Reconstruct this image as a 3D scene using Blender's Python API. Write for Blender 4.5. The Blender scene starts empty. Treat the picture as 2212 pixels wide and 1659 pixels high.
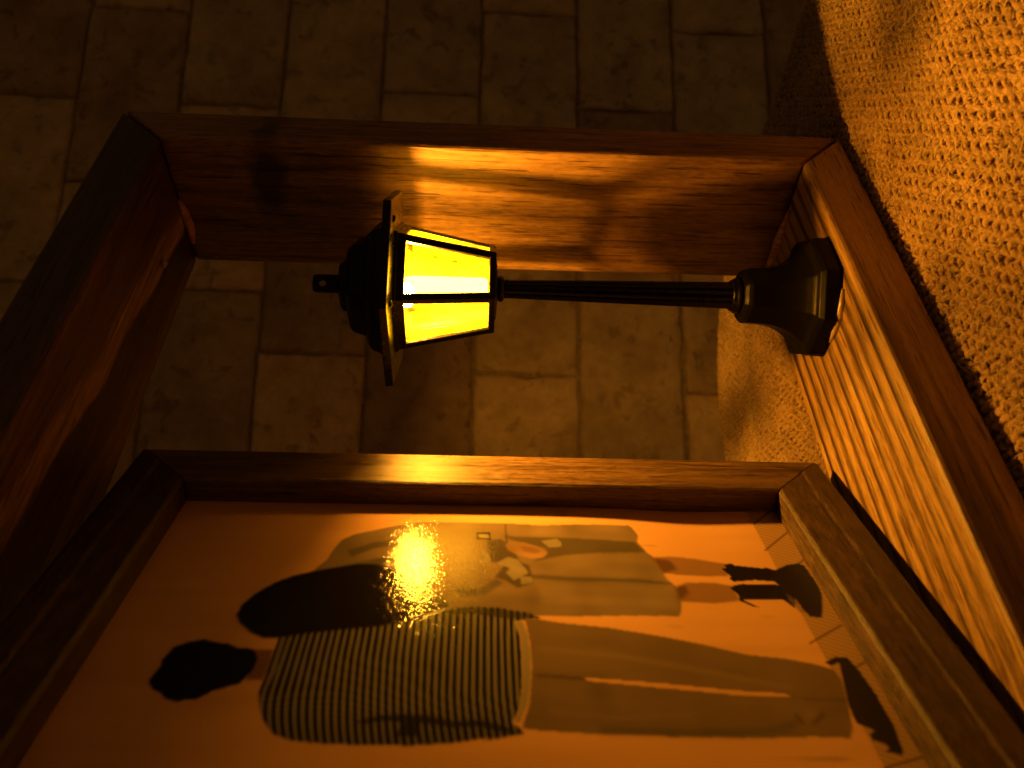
import bpy, bmesh, math, random
import numpy as np
from mathutils import Vector, Matrix, noise

scene = bpy.context.scene
S = 0.225                      # height of the wooden stand in metres; layout below is in stand heights
random.seed(7)
rng = np.random.default_rng(7)
COL = scene.collection

# ------------------------------------------------------------------ camera (phone held sideways)
CAM_POS = (-1.02659, -0.60148, 0.50712)
PHI, PITCH, ROLL = 0.730291, -0.043638, 0.024223
fw = Vector((math.sin(PHI) * math.cos(PITCH), math.cos(PHI) * math.cos(PITCH), math.sin(PITCH)))
rt = Vector((math.cos(PHI), -math.sin(PHI), 0))
upv = rt.cross(fw)
cu = -upv * math.cos(ROLL) + rt * math.sin(ROLL)
cv = rt * math.cos(ROLL) + upv * math.sin(ROLL)
cam_data = bpy.data.cameras.new('camera')
cam = bpy.data.objects.new('camera', cam_data)
COL.objects.link(cam)
m3 = Matrix((cu, cv, -fw)).transposed()
cam.matrix_world = Matrix.Translation(Vector(CAM_POS) * S) @ m3.to_4x4()
cam_data.sensor_width = 36.0
cam_data.lens = 36.0 * 1751.5 / 2212.0
cam_data.clip_start = 0.005
cam_data.clip_end = 50.0
cam_data.dof.use_dof = True
cam_data.dof.focus_distance = 1.05 * S
cam_data.dof.aperture_fstop = 18.0
scene.camera = cam

# ------------------------------------------------------------------ faint room light; the lantern is the only lamp
world = bpy.data.worlds.new('World')
scene.world = world
world.use_nodes = True
world.node_tree.nodes['Background'].inputs[0].default_value = (1.0, 0.50, 0.14, 1)
world.node_tree.nodes['Background'].inputs[1].default_value = 0.042
LED_POS = (0.040 * math.cos(math.radians(-155)), 0.040 * math.sin(math.radians(-155)), 0.594 - 0.0674)   # in the lamp's own frame
LED_COLOR = (1.0, 0.405, 0.030, 1)
LED_STRENGTH = 5500.0
COLUMN_STRENGTH = 42.0
PANE_STRENGTH = 42.0
scene.view_settings.view_transform = 'Standard'
scene.view_settings.look = 'None'
scene.view_settings.exposure = 0.0
scene.view_settings.gamma = 1.0
scene.view_settings.use_curve_mapping = False
scene.render.engine = 'CYCLES'
scene.cycles.max_bounces = 5
scene.cycles.transparent_max_bounces = 8
scene.cycles.caustics_reflective = False
scene.cycles.caustics_refractive = False

# ------------------------------------------------------------------ helpers
def link(name, me, parent=None, loc=(0, 0, 0), rotz=0.0):
    o = bpy.data.objects.new(name, me)
    COL.objects.link(o)
    o.location = Vector(loc) * S
    o.rotation_euler = (0, 0, rotz)
    if parent is not None:
        o.parent = parent
    return o

def tag(o, label=None, cat=None, group=None, kind=None):
    if label: o['label'] = label
    if cat: o['category'] = cat
    if group: o['group'] = group
    if kind: o['kind'] = kind
    return o

def thing(name, label, cat, loc=(0, 0, 0), rotz=0.0):
    return tag(link(name, None, None, loc, rotz), label, cat)

def bm_obj(name, bm, mat, parent=None, loc=(0, 0, 0), smooth=False, bevel=0.0, seg=2, rotz=0.0):
    bmesh.ops.recalc_face_normals(bm, faces=bm.faces)
    if bevel > 0:
        es = [e for e in bm.edges if len(e.link_faces) == 2 and e.calc_face_angle(0) > math.radians(20)]
        bmesh.ops.bevel(bm, geom=es, offset=bevel, segments=seg, profile=0.5, affect='EDGES', clamp_overlap=True)
    bmesh.ops.scale(bm, vec=(S, S, S), verts=bm.verts)
    me = bpy.data.meshes.new(name)
    bm.to_mesh(me); bm.free()
    if smooth:
        me.polygons.foreach_set('use_smooth', [True] * len(me.polygons))
    me.materials.append(mat)
    return link(name, me, parent, loc, rotz)

def np_obj(name, V, F, mat, parent=None, loc=(0, 0, 0), smooth=True):
    V = np.asarray(V, dtype=np.float32) * S
    F = np.asarray(F, dtype=np.int32)
    k = F.shape[1]
    me = bpy.data.meshes.new(name)
    me.vertices.add(len(V)); me.vertices.foreach_set('co', V.ravel())
    me.loops.add(F.size); me.loops.foreach_set('vertex_index', F.ravel())
    me.polygons.add(len(F))
    me.polygons.foreach_set('loop_start', np.arange(len(F), dtype=np.int32) * k)
    me.polygons.foreach_set('loop_total', np.full(len(F), k, dtype=np.int32))
    if smooth:
        me.polygons.foreach_set('use_smooth', np.ones(len(F), dtype=bool))
    me.update(calc_edges=True)
    me.materials.append(mat)
    return link(name, me, parent, loc)

def prism(bm, poly, axis, a, b):
    """extrude a 2D polygon along an axis between a and b"""
    def P(u, v, w):
        return {'x': (w, u, v), 'y': (u, w, v), 'z': (u, v, w)}[axis]
    lo = [bm.verts.new(P(u, v, a)) for u, v in poly]
    hi = [bm.verts.new(P(u, v, b)) for u, v in poly]
    n = len(poly)
    bm.faces.new(lo); bm.faces.new(hi[::-1])
    for i in range(n):
        bm.faces.new((lo[i], lo[(i + 1) % n], hi[(i + 1) % n], hi[i]))

def loft(bm, rings, cap=True):
    vs = [[bm.verts.new(p) for p in r] for r in rings]
    n = len(vs[0])
    for i in range(len(vs) - 1):
        for j in range(n):
            bm.faces.new((vs[i][j], vs[i][(j + 1) % n], vs[i + 1][(j + 1) % n], vs[i + 1][j]))
    if cap:
        bm.faces.new(vs[0][::-1]); bm.faces.new(vs[-1])

def ngon(r, z, n, ph):
    return [(r * math.cos(ph + 2 * math.pi * k / n), r * math.sin(ph + 2 * math.pi * k / n), z) for k in range(n)]

# ------------------------------------------------------------------ materials
def newmat(name):
    m = bpy.data.materials.new(name)
    m.use_nodes = True
    nt = m.node_tree
    return m, nt, nt.nodes['Principled BSDF'], nt.nodes.new, nt.links.new

def ramp(nt, stops, src):
    r = nt.nodes.new('ShaderNodeValToRGB')
    cr = r.color_ramp
    while len(cr.elements) < len(stops):
        cr.elements.new(0.5)
    for e, (p, c) in zip(cr.elements, stops):
        e.position = p
        e.color = (c[0], c[1], c[2], 1) if hasattr(c, '__len__') else (c, c, c, 1)
    nt.links.new(src, r.inputs[0])
    return r.outputs[0]

def mixc(nt, mode, fac, a, b):
    n = nt.nodes.new('ShaderNodeMix')
    n.data_type = 'RGBA'; n.blend_type = mode
    for sock, val in ((n.inputs[0], fac), (n.inputs[6], a), (n.inputs[7], b)):
        if hasattr(val, 'node'):
            nt.links.new(val, sock)
        elif hasattr(val, '__len__'):
            sock.default_value = (val[0], val[1], val[2], 1)
        else:
            sock.default_value = val
    return n.outputs[2]

def math_node(nt, op, a, b=0.0, c=None):
    n = nt.nodes.new('ShaderNodeMath'); n.operation = op
    for i, v in enumerate((a, b) if c is None else (a, b, c)):
        if hasattr(v, 'node'): nt.links.new(v, n.inputs[i])
        else: n.inputs[i].default_value = v
    return n.outputs[0]

def coords(nt, scale, offset=(0, 0, 0)):
    """object coordinates in stand heights, stretched"""
    tc = nt.nodes.new('ShaderNodeTexCoord')
    mp = nt.nodes.new('ShaderNodeMapping')
    mp.inputs['Scale'].default_value = tuple(s / S for s in scale)
    mp.inputs['Location'].default_value = offset
    nt.links.new(tc.outputs['Object'], mp.inputs['Vector'])
    return mp.outputs[0]

def noise_tex(nt, vec, scale=1.0, detail=4.0, rough=0.55, dist=0.0):
    n = nt.nodes.new('ShaderNodeTexNoise')
    n.inputs['Scale'].default_value = scale
    n.inputs['Detail'].default_value = detail
    n.inputs['Roughness'].default_value = rough
    n.inputs['Distortion'].default_value = dist
    nt.links.new(vec, n.inputs['Vector'])
    return n.outputs[0]

def bump(nt, height, strength, dist, normal=None):
    b = nt.nodes.new('ShaderNodeBump')
    b.inputs['Strength'].default_value = strength
    b.inputs['Distance'].default_value = dist * S
    nt.links.new(height, b.inputs['Height'])
    if normal is not None:
        nt.links.new(normal, b.inputs['Normal'])
    return b.outputs[0]

def wood(name, axis, ring_axis, dark, mid, light, rings=0.0, ring_freq=60.0, rough=0.42, offset=(0, 0, 0), wob=0.5,
         fibre=150.0, along=6.0, streak=None, spec=0.5, knot=None):
    """stained softwood: fibres along `axis`, growth-ring bands stacked along `ring_axis`"""
    m, nt, bs, N, Lk = newmat(name)
    ax = 'xyz'.index(axis)
    def sc(along, across):
        v = [across] * 3; v[ax] = along
        return tuple(v)
    fib = noise_tex(nt, coords(nt, sc(along, fibre), offset), 1.0, 9.0, 0.78)
    fine = noise_tex(nt, coords(nt, sc(60.0, 260.0), offset), 1.0, 3.0, 0.6)
    broad = noise_tex(nt, coords(nt, sc(2.0, 14.0), offset), 1.0, 3.0, 0.5, 0.4)
    t = math_node(nt, 'ADD', math_node(nt, 'MULTIPLY', fib, 0.70), math_node(nt, 'MULTIPLY', broad, 0.30))
    t = math_node(nt, 'ADD', math_node(nt, 'MULTIPLY', fine, 0.25), math_node(nt, 'MULTIPLY', t, 0.75))
    col = ramp(nt, [(0.38, dark), (0.49, mid), (0.61, light)], t)
    pores = ramp(nt, [(0.60, 0.0), (0.66, 1.0)], noise_tex(nt, coords(nt, sc(13.0, 250.0), (3, 1, 2)), 1.0, 2.0, 0.5))
    col = mixc(nt, 'MULTIPLY', math_node(nt, 'MULTIPLY', pores, 0.85), col, (0.25, 0.18, 0.14))
    hgt = fib
    if rings > 0:
        sep = nt.nodes.new('ShaderNodeSeparateXYZ')
        Lk(coords(nt, (1, 1, 1), offset), sep.inputs[0])
        across = sep.outputs['xyz'.index(ring_axis)]
        wv = noise_tex(nt, coords(nt, sc(1.3, 6.0), offset), 1.0, 2.0, 0.5)
        ph = math_node(nt, 'ADD', math_node(nt, 'MULTIPLY', across, ring_freq), math_node(nt, 'MULTIPLY', wv, wob * 12))
        wv2 = noise_tex(nt, coords(nt, sc(0.35, 30.0), offset), 1.0, 1.0, 0.5)
        ph = math_node(nt, 'ADD', ph, math_node(nt, 'MULTIPLY', wv2, 0.45))
        saw = math_node(nt, 'FRACT', ph)
        band = ramp(nt, [(0.0, 0.1), (0.35, 0.0), (0.60, 0.45), (0.76, 1.0), (0.92, 0.95), (1.0, 0.1)], saw)
        band = math_node(nt, 'MULTIPLY', band, math_node(nt, 'MULTIPLY', broad, 1.7))
        col = mixc(nt, 'MULTIPLY', math_node(nt, 'MULTIPLY', band, rings), col, (0.13, 0.085, 0.055))
        hgt = math_node(nt, 'ADD', math_node(nt, 'MULTIPLY', fib, 0.5), math_node(nt, 'MULTIPLY', band, 0.7))
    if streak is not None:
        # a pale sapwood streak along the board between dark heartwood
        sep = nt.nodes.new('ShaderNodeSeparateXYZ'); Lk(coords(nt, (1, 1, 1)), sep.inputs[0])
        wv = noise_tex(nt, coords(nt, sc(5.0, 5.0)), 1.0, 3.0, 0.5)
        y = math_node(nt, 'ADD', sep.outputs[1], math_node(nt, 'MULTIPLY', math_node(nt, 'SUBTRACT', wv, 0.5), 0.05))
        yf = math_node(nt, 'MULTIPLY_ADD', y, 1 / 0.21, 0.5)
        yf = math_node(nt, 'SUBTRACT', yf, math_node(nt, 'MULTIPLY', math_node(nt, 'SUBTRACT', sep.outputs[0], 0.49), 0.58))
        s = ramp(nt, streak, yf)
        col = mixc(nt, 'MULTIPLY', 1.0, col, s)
    if knot is not None:
        # a dark smeared knot
        vm = nt.nodes.new('ShaderNodeVectorMath'); vm.operation = 'SUBTRACT'
        Lk(coords(nt, (1, 1, 1)), vm.inputs[0]); vm.inputs[1].default_value = knot
        vs = nt.nodes.new('ShaderNodeVectorMath'); vs.operation = 'MULTIPLY'
        Lk(vm.outputs[0], vs.inputs[0]); vs.inputs[1].default_value = (0, 13, 30)
        vl = nt.nodes.new('ShaderNodeVectorMath'); vl.operation = 'LENGTH'; Lk(vs.outputs[0], vl.inputs[0])
        kd = math_node(nt, 'ADD', vl.outputs['Value'], math_node(nt, 'MULTIPLY', noise_tex(nt, coords(nt, (30, 30, 30)), 1.0, 4.0, .6), 1.2))
        col = mixc(nt, 'MULTIPLY', ramp(nt, [(0.70, 0.85), (1.0, 0.0)], math_node(nt, 'MULTIPLY', kd, .62)), col, (.16, .13, .12))
    Lk(col, bs.inputs['Base Color'])
    rg = ramp(nt, [(0.3, max(rough - .10, .1)), (0.7, rough + .12)], fine)
    Lk(rg, bs.inputs['Roughness'])
    bs.inputs['Specular IOR Level'].default_value = spec
    Lk(bump(nt, fine, 0.35, 0.0016, bump(nt, hgt, 0.5, 0.003)), bs.inputs['Normal'])
    return m

M = {}
PW_ = ((0.062, 0.029, 0.010), (0.215, 0.115, 0.038), (0.37, 0.215, 0.075))
M['post'] = wood('stained_wood_post', 'z', 'y', *PW_, rings=0.30, ring_freq=20, wob=.3, offset=(1.3, .4, 0), rough=.46, knot=(0, -0.050, 0.80))
M['post_far'] = wood('stained_wood_post_far', 'z', 'y', *PW_, rings=0.30, ring_freq=20, wob=.3, offset=(5.3, 2.4, 3))
M['plank'] = wood('stained_wood_bottom', 'x', 'y', (0.12, 0.064, 0.021), (0.33, 0.195, 0.066), (0.50, 0.325, 0.120), rings=1.0, ring_freq=46, along=3.5, wob=.055, rough=.42, offset=(0, .2, .1))
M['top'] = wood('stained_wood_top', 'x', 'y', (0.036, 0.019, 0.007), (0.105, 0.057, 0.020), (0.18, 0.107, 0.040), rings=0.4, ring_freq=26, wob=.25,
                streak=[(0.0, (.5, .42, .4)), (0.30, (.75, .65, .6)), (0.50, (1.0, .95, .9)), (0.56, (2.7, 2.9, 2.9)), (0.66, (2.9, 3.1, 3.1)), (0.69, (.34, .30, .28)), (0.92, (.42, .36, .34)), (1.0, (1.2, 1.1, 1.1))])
M['pf'] = wood('dark_stained_moulding', 'z', 'x', (0.036, 0.019, 0.007), (0.095, 0.052, 0.019), (0.175, 0.102, 0.038), rough=.36, fibre=150, offset=(2, 0, 0))
M['pf_rail'] = wood('dark_stained_moulding_rail', 'x', 'z', (0.014, 0.007, 0.003), (0.046, 0.024, 0.009), (0.105, 0.057, 0.022), rough=.52, fibre=70, along=26, offset=(4, 0, 0))

def simple(name, col, rough, spec=0.5, metal=0.0):
    m, nt, bs, N, Lk = newmat(name)
    bs.inputs['Base Color'].default_value = (*col, 1)
    bs.inputs['Roughness'].default_value = rough
    bs.inputs['Specular IOR Level'].default_value = spec
    bs.inputs['Metallic'].default_value = metal
    return m, nt, bs, Lk

def plastic(name, spec, r0, r1):
    m, nt, bs, Lk = simple(name, (0.020, 0.015, 0.011), 0.34, spec)
    v = noise_tex(nt, coords(nt, (90, 90, 90)), 1.0, 4.0, 0.6)
    Lk(ramp(nt, [(0.3, r0), (0.7, r1)], v), bs.inputs['Roughness'])
    d = noise_tex(nt, coords(nt, (260, 260, 260)), 1.0, 2.0, 0.6)
    Lk(ramp(nt, [(0.40, (.005, .004, .0035)), (0.78, (.007, .006, .005)), (0.86, (.03, .024, .018))], d), bs.inputs['Base Color'])
    Lk(bump(nt, v, 0.15, 0.002), bs.inputs['Normal'])
    return m
M['plastic'] = plastic('black_moulded_plastic', 0.30, 0.22, 0.40)
M['plastic_base'] = plastic('black_satin_plastic', 0.09, 0.30, 0.46)
M['clear'] = bpy.data.materials.new('clear_amber_plastic'); M['clear'].use_nodes = True
_nt = M['clear'].node_tree; _nt.nodes.clear()
_o = _nt.nodes.new('ShaderNodeOutputMaterial'); _t = _nt.nodes.new('ShaderNodeBsdfTransparent'); _t.inputs[0].default_value = (.9, .82, .6, 1)
_g = _nt.nodes.new('ShaderNodeBsdfGlossy'); _g.inputs['Roughness'].default_value = .15
_m = _nt.nodes.new('ShaderNodeMixShader'); _m.inputs[0].default_value = .06
_nt.links.new(_t.outputs[0], _m.inputs[1]); _nt.links.new(_g.outputs[0], _m.inputs[2]); _nt.links.new(_m.outputs[0], _o.inputs[0])
M['glue'] = simple('dried_clear_glue', (0.45, 0.34, 0.2), 0.25)[0]
M['pin'] = simple('brass_pin', (0.45, 0.30, 0.12), 0.35, metal=1.0)[0]

def chip_mat():
    m, nt, bs, Lk = simple('bare_splintered_wood', (0.5, 0.28, 0.12), 0.8, .2)
    v = noise_tex(nt, coords(nt, (150, 150, 60)), 1.0, 4.0, 0.6)
    Lk(ramp(nt, [(0.3, (.28, .12, .05)), (0.65, (.55, .30, .14))], v), bs.inputs['Base Color'])
    return m
M['chip'] = chip_mat()

def pane_mat():
    """clear-ish amber plastic that glows with the light scattered inside the lantern"""
    m = bpy.data.materials.new('glowing_amber_pane'); m.use_nodes = True
    nt = m.node_tree; nt.nodes.clear(); Lk = nt.links.new
    out = nt.nodes.new('ShaderNodeOutputMaterial')
    tr = nt.nodes.new('ShaderNodeBsdfTransparent'); tr.inputs[0].default_value = (0.97, 0.93, 0.80, 1)
    em = nt.nodes.new('ShaderNodeEmission')
    em.inputs[0].default_value = (1.0, 0.42, 0.0013, 1)
    v = noise_tex(nt, coords(nt, (34, 34, 20)), 1.0, 6.0, 0.62)
    s = ramp(nt, [(0.36, 0.02), (0.43, 0.06), (0.52, 0.6), (0.64, 1.0)], v)
    # frosted plastic scatters most where it is nearest the LED
    dv = nt.nodes.new('ShaderNodeVectorMath'); dv.operation = 'DISTANCE'
    Lk(coords(nt, (1, 1, 1)), dv.inputs[0]); dv.inputs[1].default_value = LED_POS
    d2 = math_node(nt, 'MULTIPLY_ADD', dv.outputs['Value'], dv.outputs['Value'], 0.0016)
    f = math_node(nt, 'ADD', 0.62, math_node(nt, 'DIVIDE', 0.0035, d2))
    Lk(math_node(nt, 'MULTIPLY', math_node(nt, 'MULTIPLY', s, f), PANE_STRENGTH), em.inputs[1])
    gl = nt.nodes.new('ShaderNodeBsdfGlossy'); gl.inputs['Roughness'].default_value = 0.08
    a = nt.nodes.new('ShaderNodeMixShader'); a.inputs[0].default_value = 0.30
    Lk(tr.outputs[0], a.inputs[1]); Lk(em.outputs[0], a.inputs[2])
    b = nt.nodes.new('ShaderNodeMixShader'); b.inputs[0].default_value = 0.05
    Lk(a.outputs[0], b.inputs[1]); Lk(gl.outputs[0], b.inputs[2])
    Lk(b.outputs[0], out.inputs[0])
    return m
M['pane'] = pane_mat()

def led_mat(name, strength):
    m = bpy.data.materials.new(name); m.use_nodes = True
    nt = m.node_tree; nt.nodes.clear()
    out = nt.nodes.new('ShaderNodeOutputMaterial')
    e = nt.nodes.new('ShaderNodeEmission')
    e.inputs[0].default_value = LED_COLOR
    e.inputs[1].default_value = strength
    nt.links.new(e.outputs[0], out.inputs[0])
    return m
M['led'] = led_mat('glowing_led', LED_STRENGTH)
M['column'] = led_mat('glowing_light_guide', COLUMN_STRENGTH)

def yarn_mat():
    m, nt, bs, Lk = simple('jute_yarn', (0.5, 0.36, 0.18), 0.9, 0.15)
    v = noise_tex(nt, coords(nt, (230, 230, 230)), 1.0, 4.0, 0.7)
    w = noise_tex(nt, coords(nt, (9, 9, 9)), 1.0, 3.0, 0.5)
    t = math_node(nt, 'ADD', math_node(nt, 'MULTIPLY', v, .65), math_node(nt, 'MULTIPLY', w, .35))
    Lk(ramp(nt, [(0.36, (.22, .14, .065)), (0.5, (.52, .335, .15)), (0.64, (.80, .54, .26))], t), bs.inputs['Base Color'])
    Lk(bump(nt, v, 0.7, 0.004), bs.inputs['Normal'])
    bs.inputs['Sheen Weight'].default_value = 0.15
    bs.inputs['Sheen Roughness'].default_value = 0.5
    return m
M['yarn'] = yarn_mat()
M['fuzz'] = simple('jute_fibre', (0.62, 0.46, 0.24), 0.7, 0.3)[0]
M['backing'] = simple('jute_backing', (0.36, 0.245, 0.12), 0.95, 0.1)[0]
M['mortar'] = None

def stone_mat():
    m, nt, bs, Lk = simple('tumbled_limestone', (0.4, 0.33, 0.23), 0.85, 0.25)
    oi = nt.nodes.new('ShaderNodeObjectInfo')
    tc = nt.nodes.new('ShaderNodeTexCoord')
    ad = nt.nodes.new('ShaderNodeVectorMath'); ad.operation = 'ADD'
    mul = nt.nodes.new('ShaderNodeVectorMath'); mul.operation = 'SCALE'; mul.inputs['Scale'].default_value = 1 / S
    Lk(tc.outputs['Object'], mul.inputs[0])
    cmb = nt.nodes.new('ShaderNodeCombineXYZ')
    for i, k in enumerate((37.0, 11.0, 23.0)):
        Lk(math_node(nt, 'MULTIPLY', oi.outputs['Random'], k), cmb.inputs[i])
    Lk(mul.outputs[0], ad.inputs[0]); Lk(cmb.outputs[0], ad.inputs[1])
    P = ad.outputs[0]
    big = noise_tex(nt, P, 5.0, 5.0, 0.6, 0.3)
    mid = noise_tex(nt, P, 22.0, 5.0, 0.65)
    fine = noise_tex(nt, P, 120.0, 4.0, 0.6)
    rough_zone = ramp(nt, [(0.45, 0.06), (0.62, 1.0)], noise_tex(nt, P, 3.2, 3.0, 0.5))
    pits = ramp(nt, [(0.33, 0.0), (0.42, 1.0)], noise_tex(nt, P, 17.0, 3.0, 0.6, 0.6))
    col = ramp(nt, [(0.3, (.44, .325, .20)), (0.5, (.60, .46, .30)), (0.7, (.72, .57, .39))], big)
    col = mixc(nt, 'MULTIPLY', 0.5, col, ramp(nt, [(0.3, (.62, .55, .45)), (0.65, (1.1, 1.08, 1.0))], mid))
    col = mixc(nt, 'MULTIPLY', 0.55, col, ramp(nt, [(0.0, (.48, .43, .38)), (1.0, (1, 1, 1))], pits))
    tint = ramp(nt, [(0.0, (.64, .57, .50)), (0.5, (.95, .95, .93)), (1.0, (1.18, 1.10, .97))], oi.outputs['Random'])
    col = mixc(nt, 'MULTIPLY', 1.0, col, tint)
    Lk(col, bs.inputs['Base Color'])
    h = math_node(nt, 'ADD', math_node(nt, 'MULTIPLY', mid, 0.55), math_node(nt, 'MULTIPLY', pits, 0.35))
    h = math_node(nt, 'MULTIPLY', h, rough_zone)
    h = math_node(nt, 'ADD', h, math_node(nt, 'MULTIPLY', fine, 0.06))
    Lk(bump(nt, h, 0.8, 0.035), bs.inputs['Normal'])
    return m
M['stone'] = stone_mat()
def mortar_mat():
    m, nt, bs, Lk = simple('pale_grout', (0.2, 0.16, 0.11), 0.95, 0.1)
    v = noise_tex(nt, coords(nt, (60, 60, 60)), 1.0, 5.0, 0.6)
    Lk(ramp(nt, [(0.3, (.20, .15, .10)), (0.7, (.42, .33, .22))], v), bs.inputs['Base Color'])
    Lk(bump(nt, v, 0.6, 0.01), bs.inputs['Normal'])
    return m
M['mortar'] = mortar_mat()

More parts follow.
